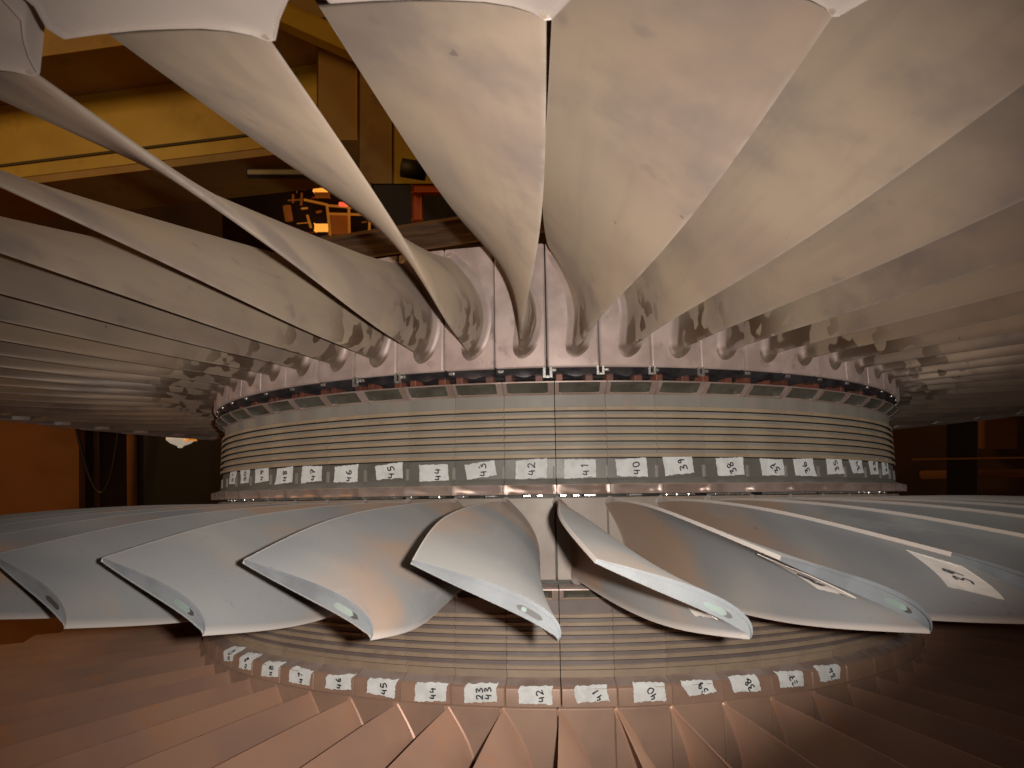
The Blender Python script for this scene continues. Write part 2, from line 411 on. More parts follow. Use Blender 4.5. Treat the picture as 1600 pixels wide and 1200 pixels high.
def lip_up(dz):
    G = .00055/R; us = [0, .03, .075, .11, .16, .3, .5, .7, .80, .845, .88, .97, 1]; P = []; th = []
    for u in us:
        d = min(1, max(0, (u-.07)/.07))*min(1, max(0, (.89-u)/.07)); d = d*d*(3-2*d)
        P.append([(.606, .1424+dz), (.6508, .1424+dz), (.6522, .1416+dz), (.6522, .1402+dz), (.6512-.009*d, .1390+dz), (.6490-.0125*d, .1362+dz), (.6440-.0100*d, .1325+dz), (.6405-.0055*d, .1300+dz), (.6385, .1288+dz), (.6362, .1272+dz), (.606, .1272+dz)])
        th.append(G+(DT-2*G)*u)
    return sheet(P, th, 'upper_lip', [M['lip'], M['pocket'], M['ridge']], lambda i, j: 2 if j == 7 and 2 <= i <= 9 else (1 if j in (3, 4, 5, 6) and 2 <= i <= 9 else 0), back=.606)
def lip_low():
    G = .00055/R; us = [0, .03, .08, .2, .35, .5, .65, .75, .82, .88, .94, 1]; P = []; th = []
    for u in us:
        d = min(1, max(0, (u-.03)/.6))*min(1, max(0, (.93-u)/.13))
        P.append([(.606, .0250), (.6360, .0250), (.6385, .0220), (.6445, .0192), (.6505, .0176), (.6528, .0170), (.6530-.0055*d, .0150), (.6530-.0085*d, .0105), (.6530-.007*d, .0072), (.6526, .0060), (.606, .0060)])
        th.append(G+(DT-2*G)*u)
    return sheet(P, th, 'lower_lip', [M['lip'], M['band'], M['ridge']], [1, 1, 1, 1, 2, 0, 0, 0, 0, 0], back=.606)
seg = part('ring_segment', segment(0, .1271, .0251, 'ring_segment'))
sub('upper_lip', lip_up(0), seg); sub('lower_lip', lip_low(), seg)
sub('joint_tab', slab('joint_tab', .6385, .63, -.055*DT, .0*DT, .0255, .0400, M['recess'], 2, .0006), seg)
ring_copies(seg, KS)
# lower drum: the same ridges, its foot flares into a taller plain collar
DL = -.2445
LOWP = [(-.2041, .636), (-.2068, .6405), (-.2105, .6495), (-.2125, .6530), (-.2145, .6535), (-.2316, .6535)]
def low_r(z):
    zs = [p[0] for p in LOWP][::-1]; rr = [p[1] for p in LOWP][::-1]
    return float(np.interp(z, zs, rr))
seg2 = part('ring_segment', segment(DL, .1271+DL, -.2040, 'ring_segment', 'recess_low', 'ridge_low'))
sub('upper_lip', lip_up(DL), seg2)
G = .0006/R; us = [0, .015, .25, .5, .75, .985, 1]
P = [[(.606, -.2041)]+[((r-(.0012 if u in (0, 1) and r > .64 else 0)), z) for z, r in LOWP]+[(.606, -.2316)] for u in us]
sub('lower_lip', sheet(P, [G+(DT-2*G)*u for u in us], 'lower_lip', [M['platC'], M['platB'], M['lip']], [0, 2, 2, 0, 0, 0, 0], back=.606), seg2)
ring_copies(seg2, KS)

# what shows in the gap above the upper ring: shiny wavy retaining plates, rust-red root blocks, clips
V = []; F = []; n = 16
for i in range(n+1):
    u = i/n; th = (-.136+.012+(1-.024)*u)*DT; zb = .1522-.0052*math.sin(PI*min(1, max(0, (u-.25)/.6)))**2-.001*math.sin(9*u)
    for r, z in ((.628, .1583), (.6505, .1583), (.6515, .157), (.6495, .1545), (.6475, zb), (.628, zb)): V.append(cyl_pt(r, th, z))
for i in range(n):
    for j in range(6): F.append((i*6+j, i*6+(j+1) % 6, (i+1)*6+(j+1) % 6, (i+1)*6+j))
F += [tuple(range(6)), tuple(n*6+j for j in range(5, -1, -1))]
ring_copies(part('retaining_plate', mesh('retaining_plate', V, F, [M['dark']])), KS)
blk = part('root_block', slab('root_block', .640, .61, .03*DT, .17*DT, .1434, .1535, M['copper'], 3, .001))
ring_copies(blk, KS)
blk2 = part('root_block', slab('root_block', .634, .61, .62*DT, .78*DT, .1434, .1535, M['copper'], 3, .001))
ring_copies(blk2, KS)
# U-shaped clips at the joints
bm = bmesh.new()
for (a, b, z0, z1) in ((-.0060, -.0022, .1455, .1592), (.0022, .0060, .1455, .1592), (-.0022, .0022, .1455, .1482)):
    q = bmesh.ops.create_cube(bm, size=1)['verts']
    for v in q:
        v.co.x = a+(b-a)*(v.co.x+.5); v.co.y = -(.6535+.0032*v.co.y); v.co.z = z0+(z1-z0)*(v.co.z+.5)
bmesh.ops.bevel(bm, geom=list(bm.edges), offset=.0004, segments=1, affect='EDGES')
clip_me = bpy.data.meshes.new('locking_clip'); bm.to_mesh(clip_me); bm.free(); clip_me.materials.append(M['bright'])
for k, dz, sc in ((0, 0, 1), (1, .003, .8), (2, .0035, .8), (-3, .002, .75), (-4, .002, .7), (3, .003, .75)):
    o = part('locking_clip', clip_me, k-.136+.012); o.location.z += dz; o.scale = (sc, 1, 1)
stud = slab('lock_stud', .652, .63, -.006, .006, .1535, .1575, M['bright'], 2, .0012)
for k in range(-12, 13): part('lock_stud', stud, k-.136+.12+.02*math.sin(k*2.7))
# bright shims under the lower lip
for k in range(-9, 9):
    a = .06
    for j in range(3):
        w = random.uniform(.10, .24); 
        if random.random() < .75: part('shim', slab('shim', .6518, .63, a*DT, (a+w)*DT, .0032, .0056, M['bright'], 2, .0004), k)
        a += w+random.uniform(.06, .14)

# --- upper blades with tip shrouds
RA = [.656, .70, .78, .90, 1.05, 1.235]
fa = Airfoil(RA, [.0236, .0300, .0412, .0630, .0888, .1092], [.1785, .1805, .1818, .1842, .1900, .2006],
             [.0020, -.0027, -.0086, -.0118, -.0098, -.0072], [.3020, .2925, .2830, .2713, .2567, .2440],
             [.0200, .0195, .0150, .0090, .0050, .0040], [.0175, .0150, .0112, .0078, .0058, .0050], [.85, .85, .85, .85, .9, .9], fillet=.010, r0=.6555, te=.0008)
rsA = [.6556, .6560, .6568, .658, .660, .6625, .665, .668]+list(np.linspace(.672, 1.2335, 36))
blA = part('shrouded_blade', fa.build(rsA, 'shrouded_blade', [M['bladeA']]))
sub('platform', slab('platform', .656, .646, (-.136+.014)*DT, (1-.136-.014)*DT, .1592, .316, M['platA'], 8, .002), blA)
def shroud():
    # a thick plate one pitch wide at the blade end; its lower edge dips towards the leading edge
    inn = [(.0215, 1.2540), (.040, 1.2532), (.058, 1.2515), (.072, 1.2490), (.085, 1.2460), (.096, 1.2415), (.1035, 1.2365), (.1085, 1.2305), (.1115, 1.2305), (.1150, 1.2350), (.1205, 1.2420), (.1300, 1.2515), (.1420, 1.2615), (.1475, 1.2740), (.1490, 1.2950)]
    out = [(.0290, 1.2950), (.0275, 1.2740), (.0205, 1.2615)]
    P = [np.array(p) for p in inn+out]; n = len(P); c_ = np.mean(P, 0)
    V = []; F = []; rows = []
    for z, k_ in ((.2018, .955), (.2003, .965), (.1998, .980), (.2002, .992), (.2018, 1.0), (.2580, 1.0), (.2600, .98)):
        rows.append(len(V)); V += [(q[0], -q[1], z+.10*max(0, .075-q[0])*(1 if z < .21 else 0)*.12) for q in (c_+(p-c_)*k_ for p in P)]
    for a, b in zip(rows[:-1], rows[1:]):
        for i in range(n): F.append((a+i, a+(i+1) % n, b+(i+1) % n, b+i))
    F += [tuple(rows[0]+j for j in range(n)), tuple(rows[-1]+j for j in range(n-1, -1, -1))]
    return mesh('tip_shroud', V, F, [M['shroud']])
sub('tip_shroud', shroud(), blA)
ring_copies(blA, KB)

# --- middle blades, free standing, with stepped end faces
RB = [.64, .70, .80, .95, 1.088]
fb = Airfoil(RB, [.0205, .0300, .0455, .0735, .0965], [-.0935, -.0950, -.0965, -.0945, -.0785],
             [.0000, -.0010, -.0020, -.0035, .0120], [-.0030, -.0020, -.0045, -.0150, -.0350],
             [.0160, .0220, .0240, .0185, .0080], [.0115, .0105, .0088, .0076, .0084], [.80, .80, .78, .68, .47], fillet=.007, r0=.6395, te=.0012)
rsB = [.6396, .6402, .642, .645, .648]+list(np.linspace(.653, 1.088, 34))
blB = part('free_standing_blade', fb.build(rsB, 'free_standing_blade', [M['bladeB'], M['tip'], M['slot']], rim=True))
sub('platform', slab('platform', .6400, .626, (-.03+.012)*DT, (1-.03-.012)*DT, -.0942, .0022, M['platB'], 8, .001), blB)
def capsule(sa, sb, wid, up, m, name, mid=.62, hgt=.0012):
    """an oval lying in the end face, along the section from sa to sb"""
    r = 1.088-.0016; n = 10; cen = []; 
    for i in range(n+1):
        s = sa+(sb-sa)*i/n; u, l, nn, d = fb.section(r, [s]); cen.append((u[0]+(l[0]-u[0])*mid, nn[0]))
    ring_ = []
    for i, (p, nn) in enumerate(cen):
        w = wid*math.sqrt(max(0, 1-max(0, abs(i/n-.5)*2-.55)**2/.2026)); ring_.append((p+nn*w, p-nn*w))
    out = [a for a, b in ring_]+[b for a, b in ring_[::-1]]
    V = [(p[0], -(r+up), p[1]) for p in out]+[(p[0], -(r+up-hgt), p[1]) for p in out]; k = len(out)
    F = [tuple(range(k))]+[(i, (i+1) % k, k+(i+1) % k, k+i) for i in range(k)]
    return mesh(name, V, F, [m])
sub('slot', capsule(.13, .31, .0016, .0002, M['slot'], 'slot'), blB)  # flat dark oval, the shade of the hollow is in its colour
blades_B = ring_copies(blB, KB)
plug = capsule(.17, .32, .0017, .0008, M['plug'], 'slot_plug')
for k in (0, 1, 2, -2, -3): sub('slot_plug', plug, blades_B[k])
sub('slot_plug', capsule(.24, .275, .0012, .0009, M['plug'], 'slot_plug'), blades_B[-1])

# --- lower coppery blades
RC = [.655, .70, .80, .95, 1.085]
fc = Airfoil(RC, [.0230, .0300, .0450, .0700, .0960], [-.3300, -.3310, -.3300, -.3260, -.3180],
             [-.0025, -.0040, -.0075, -.0125, -.0140], [-.2352, -.2375, -.2450, -.2573, -.2680],
             [.0090, .0095, .0095, .0085, .0075], [.0105, .0100, .0090, .0076, .0066], [.8, .8, .75, .7, .65], fillet=.004, r0=.6565)
rsC = [.6566, .658, .661]+list(np.linspace(.667, 1.085, 30))
blC = part('coppery_blade', fc.build(rsC, 'coppery_blade', [M['bladeC']]))
sub('platform', slab('platform', .657, .64, (-.069+.012)*DT, (1-.069-.012)*DT, -.345, -.2325, M['platC'], 8, .001), blC)
ring_copies(blC, KB)

# ------------------------------------------------------------------ tape pieces with handwritten numbers
UP_T ={
 51:[(-9.700,0.0528),(-9.094,0.0513),(-9.169,0.0295),(-9.802,0.0311)],
 50:[(-8.784,0.0521),(-8.136,0.0518),(-8.205,0.0307),(-8.657,0.0303)],
 49:[(-7.824,0.0499),(-7.171,0.0514),(-7.159,0.0317),(-7.807,0.0292)],
 48:[(-6.789,0.0481),(-6.186,0.0499),(-6.190,0.0279),(-6.835,0.0260)],
 47:[(-5.850,0.0492),(-5.229,0.0482),(-5.233,0.0285),(-5.884,0.0261)],
 46:[(-4.843,0.0461),(-4.222,0.0483),(-4.234,0.0256),(-4.855,0.0260)],
 45:[(-3.774,0.0449),(-3.150,0.0490),(-3.143,0.0290),(-3.754,0.0276)],
 44:[(-2.769,0.0446),(-2.165,0.0446),(-2.134,0.0249),(-2.753,0.0232)],
 43:[(-1.809,0.0431),(-1.212,0.0482),(-1.162,0.0303),(-1.756,0.0248)],
 42:[(-0.774,0.0466),(-0.167,0.0495),(-0.181,0.0260),(-0.791,0.0248)],
 41:[(0.167,0.0482),(0.775,0.0473),(0.764,0.0268),(0.158,0.0241)],
 40:[(1.166,0.0469),(1.777,0.0494),(1.799,0.0259),(1.190,0.0273)],
 39:[(2.117,0.0512),(2.723,0.0520),(2.759,0.0305),(2.159,0.0271)],
 38:[(3.259,0.0484),(3.877,0.0497),(3.913,0.0275),(3.296,0.0268)],
 37:[(4.311,0.0487),(4.923,0.0476),(4.977,0.0273),(4.360,0.0268)],
 36:[(5.229,0.0487),(5.826,0.0498),(5.892,0.0265),(5.264,0.0269)],
 35:[(6.301,0.0520),(6.887,0.0529),(6.941,0.0306),(6.321,0.0294)],
 34:[(7.197,0.0520),(7.817,0.0527),(7.858,0.0320),(7.377,0.0316)],
 33:[(8.234,0.0535),(8.869,0.0548),(8.849,0.0316),(8.334,0.0310)],
 32:[(9.253,0.0530),(9.939,0.0565),(9.914,0.0329),(9.245,0.0311)],
}
LO_T ={
 50:[(-8.509,-0.2106),(-7.895,-0.2083),(-7.942,-0.2201),(-8.432,-0.2248)],
 49:[(-7.579,-0.2112),(-7.042,-0.2097),(-7.048,-0.2237),(-7.585,-0.2264)],
 48:[(-6.604,-0.2137),(-6.047,-0.2115),(-6.043,-0.2237),(-6.635,-0.2278)],
 47:[(-5.691,-0.2133),(-5.081,-0.2147),(-5.111,-0.2273),(-5.686,-0.2271)],
 46:[(-4.667,-0.2161),(-4.069,-0.2125),(-4.054,-0.2252),(-4.661,-0.2274)],
 45:[(-3.686,-0.2143),(-3.084,-0.2139),(-3.105,-0.2287),(-3.682,-0.2260)],
 44:[(-2.686,-0.2147),(-2.074,-0.2140),(-2.085,-0.2280),(-2.675,-0.2307)],
 43:[(-1.743,-0.2138),(-1.154,-0.2125),(-1.144,-0.2263),(-1.725,-0.2293)],
 42:[(-0.756,-0.2145),(-0.172,-0.2142),(-0.152,-0.2283),(-0.744,-0.2280)],
 41:[(0.227,-0.2142),(0.803,-0.2135),(0.848,-0.2251),(0.267,-0.2268)],
 40:[(1.284,-0.2124),(1.852,-0.2138),(1.875,-0.2275),(1.286,-0.2275)],
 39:[(2.179,-0.2128),(2.768,-0.2139),(2.839,-0.2217),(2.314,-0.2244)],
 38:[(3.133,-0.2123),(3.715,-0.2127),(3.765,-0.2256),(3.181,-0.2238)],
 37:[(4.177,-0.2125),(4.765,-0.2141),(4.761,-0.2266),(4.200,-0.2242)],
 36:[(5.168,-0.2123),(5.788,-0.2141),(5.764,-0.2254),(5.210,-0.2252)],
}

GLY = {'0': [[(.5, 1), (.15, .8), (.1, .35), (.4, 0), (.8, .2), (.85, .7), (.5, 1)]],
 '2': [[(.1, .8), (.35, 1), (.75, .9), (.75, .6), (.1, .05), (.35, .12), (.9, 0)]],
 '3': [[(.15, .95), (.6, 1), (.8, .8), (.4, .55), (.85, .35), (.65, .02), (.1, .05)]],
 '4': [[(.25, 1), (.1, .45), (.85, .5)], [(.7, .85), (.65, 0)]],
 '5': [[(.85, 1), (.3, .97), (.2, .58), (.65, .6), (.85, .3), (.5, 0), (.1, .08)]],
 '6': [[(.7, 1), (.25, .6), (.15, .2), (.5, 0), (.8, .2), (.6, .45), (.2, .3)]],
 '7': [[(.1, .95), (.85, 1), (.45, .4), (.35, 0)], [(.2, .5), (.75, .55)]],
 '8': [[(.75, .85), (.4, 1), (.2, .75), (.75, .3), (.5, 0), (.15, .2), (.75, .75), (.75, .85)]],
 '9': [[(.8, .9), (.4, 1), (.2, .75), (.5, .55), (.8, .9), (.75, .4), (.55, 0)]],
 '1': [[(.35, .8), (.55, 1), (.5, 0)]]}
def curve_pts(pts, n=5):
    P_ = [Vector((*p, 0)) for p in pts]; out = []
    for i in range(len(P_)-1):
        a = P_[max(0, i-1)]; b = P_[i]; c = P_[i+1]; d = P_[min(len(P_)-1, i+2)]
        for j in range(n):
            t = j/n
            out.append(.5*((2*b)+(c-a)*t+(2*a-5*b+4*c-d)*t*t+(3*b-a-3*c+d)*t**3))
    out.append(P_[-1]); return out
def writing(text, place, cx, cz, size, rot, lw, rng):
    """strokes as raised ribbons; place(t, z, lift) puts flat tape coordinates (metres) on the tape"""
    V = []; F = []; ca, sa = math.cos(rot), math.sin(rot); adv = .95
    for line, (text_, ox, oz) in enumerate(text):
        for ci, ch in enumerate(text_):
            g = [[(x+rng.uniform(-.06, .06), y+rng.uniform(-.06, .06)) for x, y in st] for st in GLY[ch]]
            for st in g:
                c = curve_pts(st); row = []
                for i, p in enumerate(c):
                    tg = (c[min(i+1, len(c)-1)]-c[max(i-1, 0)]); tg = tg.normalized() if tg.length > 1e-6 else Vector((1, 0, 0))
                    nv = Vector((-tg.y, tg.x, 0))
                    for sg in (-1, 1):
                        q = Vector((p.x*.8+(ci-len(text_)/2)*adv, p.y-.5, 0))*size+nv*lw*.5*sg
                        X = q.x*ca-q.y*sa+ox; Z = q.x*sa+q.y*ca+oz
                        row.append((cx+X, cz+Z))
                b = len(V)
                for (x, z) in row: V.append(place(x, z, .0003))
                for (x, z) in row: V.append(place(x, z, -.0001))
                k = len(row)
                for i in range(0, k-2, 2):
                    F += [(b+i, b+i+1, b+i+3, b+i+2), (b+i, b+i+2, b+k+i+2, b+k+i), (b+i+1, b+k+i+1, b+k+i+3, b+i+3)]
    return mesh('number', V, F, [M['ink']], smooth=False)
def tape_piece(q, rad, flap, rng, mt):
    """a torn piece of tape laid over the drum: q = four corners (pitch units, z)"""
    nu, nv = 14, 8; V = []; F = []
    jt = [rng.uniform(-.0006, .0006) for _ in range(nu+1)]; jb = [rng.uniform(-.0009, .0007) for _ in range(nu+1)]
    rows = []
    vs = [j/nv for j in range(nv+1)]
    def P_(u, v):
        a = np.array(q[0])*(1-u)+np.array(q[1])*u; b = np.array(q[3])*(1-u)+np.array(q[2])*u
        return a*(1-v)+b*v
    for v in ([-1.0, -.5]+vs if flap else vs):
        for i in range(nu+1):
            u = i/nu
            if v < 0: k_, z_ = P_(u, 0); z_ = z_-v*flap+(jt[i] if v == -1 else 0); k_ += -.25*v*0.1
            else: k_, z_ = P_(u, v); z_ += (jt[i]*(1-v) if not flap else 0)+jb[i]*v
            if i in (0, nu): k_ += rng.uniform(-.008, .008)
            V.append((k_, z_))
    nr = len(V)//(nu+1)
    W_ = []
    lift = .0005
    curl = [rng.choice((0, 0, .0008, .0020)) for _ in range(4)]; crease = rng.uniform(.25, .75); cr_h = rng.choice((0, .0004, .0007))
    for q_, (k_, z_) in enumerate(V):
        u = (q_ % (nu+1))/nu; v = (q_//(nu+1))/(nr-1)
        cw = curl[0]*((1-u)*(1-v))**5+curl[1]*(u*(1-v))**5+curl[2]*(u*v)**5+curl[3]*((1-u)*v)**5
        cw += cr_h*math.exp(-((u+.2*v-crease)/.04)**2)
        W_.append(cyl_pt(rad(z_)+lift+cw+rng.uniform(0, .00018), k_*DT+PH, z_))
    n0 = len(W_)
    for k_, z_ in V: W_.append(cyl_pt(rad(z_)+.00005, k_*DT+PH, z_))
    for j in range(nr-1):
        for i in range(nu):
            a = j*(nu+1)+i; F.append((a, a+1, a+nu+2, a+nu+1))
            F.append((n0+a, n0+a+nu+1, n0+a+nu+2, n0+a+1))
    bd = [i for i in range(nu)]+[j*(nu+1)+nu for j in range(nr-1)]+[(nr-1)*(nu+1)+i for i in range(nu, 0, -1)]+[j*(nu+1) for j in range(nr-1, 0, -1)]
    for a, b in zip(bd, bd[1:]+bd[:1]): F.append((a, b, n0+b, n0+a))
    return mesh('tape', W_, F, [mt])
def drum_tape(num, q, rad, flap, text, off, rot, size, lab, grp):
    rng = random.Random(num*31+(7 if flap else 1))
    o = link('tape_label', tape_piece(q, rad, flap, rng, M['tape'])); tag(o, lab, 'tape label', grp)
    ck = sum(p[0] for p in q)/4; cz = sum(p[1] for p in q)/4; U = DT*R
    pl = lambda t, z, lift: cyl_pt(rad(z)+.0007+lift, (t/U)*DT+PH, z)
    link('number', writing(text, pl, (ck*U)+off[0], cz+off[1], size, rot, .00155, rng), o)
edge_words = {51: 'narrow, at the far left end', 50: 'lower left corner peeling', 32: 'dim, at the far right end', 33: 'narrow, second from the right end'}
for num, q in UP_T.items():
    tilt = {37: .75, 36: .55, 38: .45, 39: .25, 35: .3, 34: .5, 43: .12}.get(num, .05)
    off = {42: (.0, .001), 41: (.0065, 0), 40: (.0055, 0), 39: (.005, .001), 38: (.001, -.001), 43: (.003, .001), 44: (.0055, -.001), 45: (.003, 0), 46: (.005, -.002), 47: (.004, 0), 37: (.003, 0)}.get(num, (.002, 0))
    extra = ', '+edge_words[num] if num in edge_words else ' below the ridges'
    drum_tape(num, q, lambda z: .6358, 0, [(str(num), 0, 0)], off, PI/2+tilt, .0088, 'white tape piece marked %d on the upper ring%s' % (num, extra), 'numbered tape pieces on the upper ring')
for num, q in LO_T.items():
    tilt = {39: .55, 38: .55, 37: .45, 36: .4, 41: .5, 40: .45, 42: .3, 46: .1, 47: .15}.get(num, .05)
    off = {42: (.0055, .0015), 41: (.006, .001), 40: (.002, .001), 43: (.004, .002), 45: (.004, .001), 46: (.001, .001), 38: (.004, .001), 37: (.002, .001)}.get(num, (.003, .001))
    txt = [(str(num), 0, 0)] if num != 43 else [('43', .0045, .0005), ('23', -.0048, -.0005)]
    lab = 'white tape piece marked %d folded over the lower collar above the coppery blades' % num
    if num == 43: lab = 'white tape with two numbers, 23 and 43, on the lower collar'
    if num == 50: lab = 'dim narrow tape piece marked 50, leftmost on the lower collar'
    if num == 36: lab = 'dim tape piece marked 36, rightmost on the lower collar'
    drum_tape(num, q, low_r, .0042, txt, (off[0], off[1]+.0008), PI/2+tilt, .0074, lab, 'numbered tape pieces on the lower collar')
# three bigger pieces on the undersides of middle blades
def blade_tape(k, quad, text, tc, rot, size, lab):
    rng = random.Random(k+50); th = k*DT+PH; rz = Matrix.Rotation(th, 3, 'Z'); nu = nv = 10; W_ = []; F = []
    def uv(u, v):
        a = np.array(quad[0])*(1-u)+np.array(quad[1])*u; b = np.array(quad[3])*(1-u)+np.array(quad[2])*u; return a*(1-v)+b*v
    def pt(u, v, off):
        s_, r_ = uv(u, v); return tuple(rz @ Vector(fb.point(float(s_), float(r_), -1, off)))
    for off in (.0006, .0001):
        for j in range(nv+1):
            for i in range(nu+1):
                u, v = i/nu, j/nv
                if j in (0, nv): v += rng.uniform(-.015, .015)
                W_.append(pt(u, v, off))
    n0 = (nu+1)*(nv+1)
    for j in range(nv):
        for i in range(nu):
            a = j*(nu+1)+i; F += [(a, a+1, a+nu+2, a+nu+1), (n0+a, n0+a+nu+1, n0+a+nu+2, n0+a+1)]
    bd = [i for i in range(nu)]+[j*(nu+1)+nu for j in range(nv)]+[nv*(nu+1)+i for i in range(nu, 0, -1)]+[j*(nu+1) for j in range(nv, 0, -1)]
    for a, b in zip(bd, bd[1:]+bd[:1]): F.append((a, b, n0+b, n0+a))
    o = link('tape_label', mesh('tape', W_, F, [M['tapeT']])); tag(o, lab, 'tape label', 'tape pieces on blade undersides')
    if text:
        pl = lambda t, z, lift: pt(.55-t/.036, .5+z/.06, .0009+lift)
        link('number', writing([(text, 0, 0)], pl, tc[0], tc[1], size, rot, .0013, rng), o)
blade_tape(2, [(.875, 1.0432), (.792, 1.0763), (.208, 1.0529), (.282, 1.0159)], '39', (0, 0), -PI/2, .0125, 'large thin tape piece marked 39 on the underside of a middle blade')
blade_tape(1, [(.80, 1.030), (.72, 1.075), (.348, 1.0666), (.331, 1.0237)], '40', (0, 0), -PI/2, .0125, 'thin tape piece seen aslant with a smudged number on the second blade right of centre')
blade_tape(0, [(.55, 1.030), (.50, 1.072), (.15, 1.0724), (.101, 1.0237)], '', (0, 0), 0, .01, 'small creased blank tape piece under the tip of the blade right of centre')

# ------------------------------------------------------------------ the hall behind
def boxm(name, a, b, up, w, h, m, bev=.004):
    """a bar from a to b, w wide across, h high along up"""
    a, b, up = Vector(a), Vector(b), Vector(up).normalized(); d = (b-a); L = d.length; d.normalize()
    sd = d.cross(up).normalized(); up = sd.cross(d)
    bm = bmesh.new(); q = bmesh.ops.create_cube(bm, size=1)['verts']
    for v in q: v.co = a+d*((v.co.x+.5)*L)+sd*(v.co.y*w)+up*(v.co.z*h)
    if bev: bmesh.ops.bevel(bm, geom=list(bm.edges), offset=bev, segments=1, affect='EDGES')
    me = bpy.data.meshes.new(name); bm.to_mesh(me); bm.free(); me.materials.append(m); return me
def tube(name, pts, r, m, sides=8):
    V = []; F = []
    P_ = [Vector(p) for p in pts]
    for i, p in enumerate(P_):
        t = (P_[min(i+1, len(P_)-1)]-P_[max(0, i-1)]).normalized(); a = t.orthogonal().normalized()
        if abs(t.y) < .9: a = t.cross(Vector((0, 1, 0))).normalized()
        b = t.cross(a)
        for j in range(sides): V.append(p+a*r*math.cos(2*PI*j/sides)+b*r*math.sin(2*PI*j/sides))
    for i in range(len(P_)-1):
        for j in range(sides): F.append((i*sides+j, i*sides+(j+1) % sides, (i+1)*sides+(j+1) % sides, (i+1)*sides+j))
    F += [tuple(range(sides)), tuple((len(P_)-1)*sides+j for j in range(sides-1, -1, -1))]
    return mesh(name, V, F, [m])
def thing(name, loc, label, cat, group=None):
    o = bpy.data.objects.new(name, None); C.objects.link(o); o.location = loc; return tag(o, label, cat, group)
def kid(name, me, parent):
    o = link(name, me, parent); o.location = -parent.location; return o
Z = Vector((0, 0, 1))

fl = link('floor', mesh('floor', [(-14, -8, ZB-.02), (14, -8, ZB-.02), (14, 12, ZB-.02), (-14, 12, ZB-.02)], [(0, 1, 2, 3)], [M['floor']])); tag(fl, kind='structure')
def wall(name, x0, x1, y, z0, z1, m):
    o = link(name, boxm(name, (x0, y, (z0+z1)/2), (x1, y, (z0+z1)/2), Z, .2, z1-z0, m, 0)); return tag(o, kind='structure')
wall('back_wall', -14, 14, 7.4, ZB-.02, 9, M['dwall'])

# yellow crane girder across the left
a = at(-260, 286, 4.6); b = at(660, 172, 4.2)
g = thing('crane_girder', (a+b)/2-Z*.4, 'long yellow box girder of a crane behind the upper blades', 'girder')
gd = (b-a).normalized()
kid('web', boxm('web', a, b, Z, .35, .52, M['yellow']), g)
kid('top_flange', boxm('top_flange', a+Z*.42-Vector((0, .05, 0)), b+Z*.42-Vector((0, .05, 0)), Z, .95, .31, M['yellow2'], .02), g)
kid('seam', boxm('seam', a-Z*.13-Vector((0, .177, 0)), b-Z*.13-Vector((0, .177, 0)), Z, .012, .016, M['seam'], 0), g)
kid('bottom_flange', boxm('bottom_flange', a-Z*.285-Vector((0, .02, 0)), b-Z*.285-Vector((0, .02, 0)), Z, .45, .05, M['yellow2'], .004), g)
# yellow plated column to the right of it
col = thing('crane_column', at(560, 320, 3.9), 'ochre plated crane column with upright seams between two blades', 'column')
def panel(x0, x1, y0, y1, dp, m, nm, th=.12):
    p0, p1 = at(x0, (y0+y1)/2, dp), at(x1, (y0+y1)/2, dp); h = (at(x0, y0, dp)-at(x0, y1, dp)).length
    return boxm(nm, p0, p1, UP, th, h, m, .006)
kid('plate', panel(500, 562, -80, 225, 3.95, M['yellow2'], 'plate'), col)
kid('plate', panel(564, 615, -80, 322, 3.92, M['yellow2'], 'plate'), col)
kid('plate', panel(617, 700, -80, 306, 3.88, M['yellow'], 'plate'), col)
kid('crossbar', boxm('crossbar', at(430, 20, 3.7), at(600, 95, 3.7), UP, .1, .10, M['yellow'], .01), col)
kid('bracket', tube('bracket', [at(628, 262, 3.6), at(665, 268, 3.6)], .05, M['black']), col)
# orange-red bracket and dark machine below the column
rb = thing('orange_bracket', at(655, 345, 3.4), 'rust orange angle bracket below the ochre column', 'bracket')
kid('upright', panel(645, 660, 294, 345, 3.4, M['ored'], 'upright', .05), rb)
kid('arm', panel(645, 690, 292, 303, 3.38, M['ored'], 'arm', .05), rb)
dk = link('dark_machine', panel(590, 760, 300, 372, 3.7, M['black'], 'dark_machine', .3)); tag(dk, 'dark machine casing behind the timber beam', 'machine')
gp = link('steel_panel', panel(388, 560, 266, 276, 4.1, M['greysteel'], 'steel_panel', .06)); tag(gp, 'grey sheet steel panel under the yellow girder', 'panel')
# lit scaffold far behind
sc = thing('scaffold_frame', at(510, 372, 5.0), 'orange lit scaffold frame glimpsed between two upper blades', 'scaffold')
for (p, q_) in (((511, 322), (516, 368)), ((511, 321), (562, 325)), ((545, 324), (546, 366)), ((578, 332), (577, 362)), ((514, 334), (590, 336)), ((475, 312), (512, 320)), ((562, 325), (600, 340)), ((480, 336), (486, 356))):
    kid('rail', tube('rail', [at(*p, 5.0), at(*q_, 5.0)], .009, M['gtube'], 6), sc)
rg = random.Random(5)
for _ in range(16):
    x_, y_ = rg.uniform(440, 590), rg.uniform(284, 366); hz = rg.random() < .5; l_ = rg.uniform(6, 26)
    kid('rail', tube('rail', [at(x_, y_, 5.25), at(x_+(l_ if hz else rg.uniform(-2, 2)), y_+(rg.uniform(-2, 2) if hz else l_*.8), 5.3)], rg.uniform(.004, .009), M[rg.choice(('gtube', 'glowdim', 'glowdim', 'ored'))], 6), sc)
kid('infill_panel', panel(514, 545, 334, 366, 5.1, M['glowdim'], 'infill_panel', .03), sc)  # faint glow in place of light falling on the panel
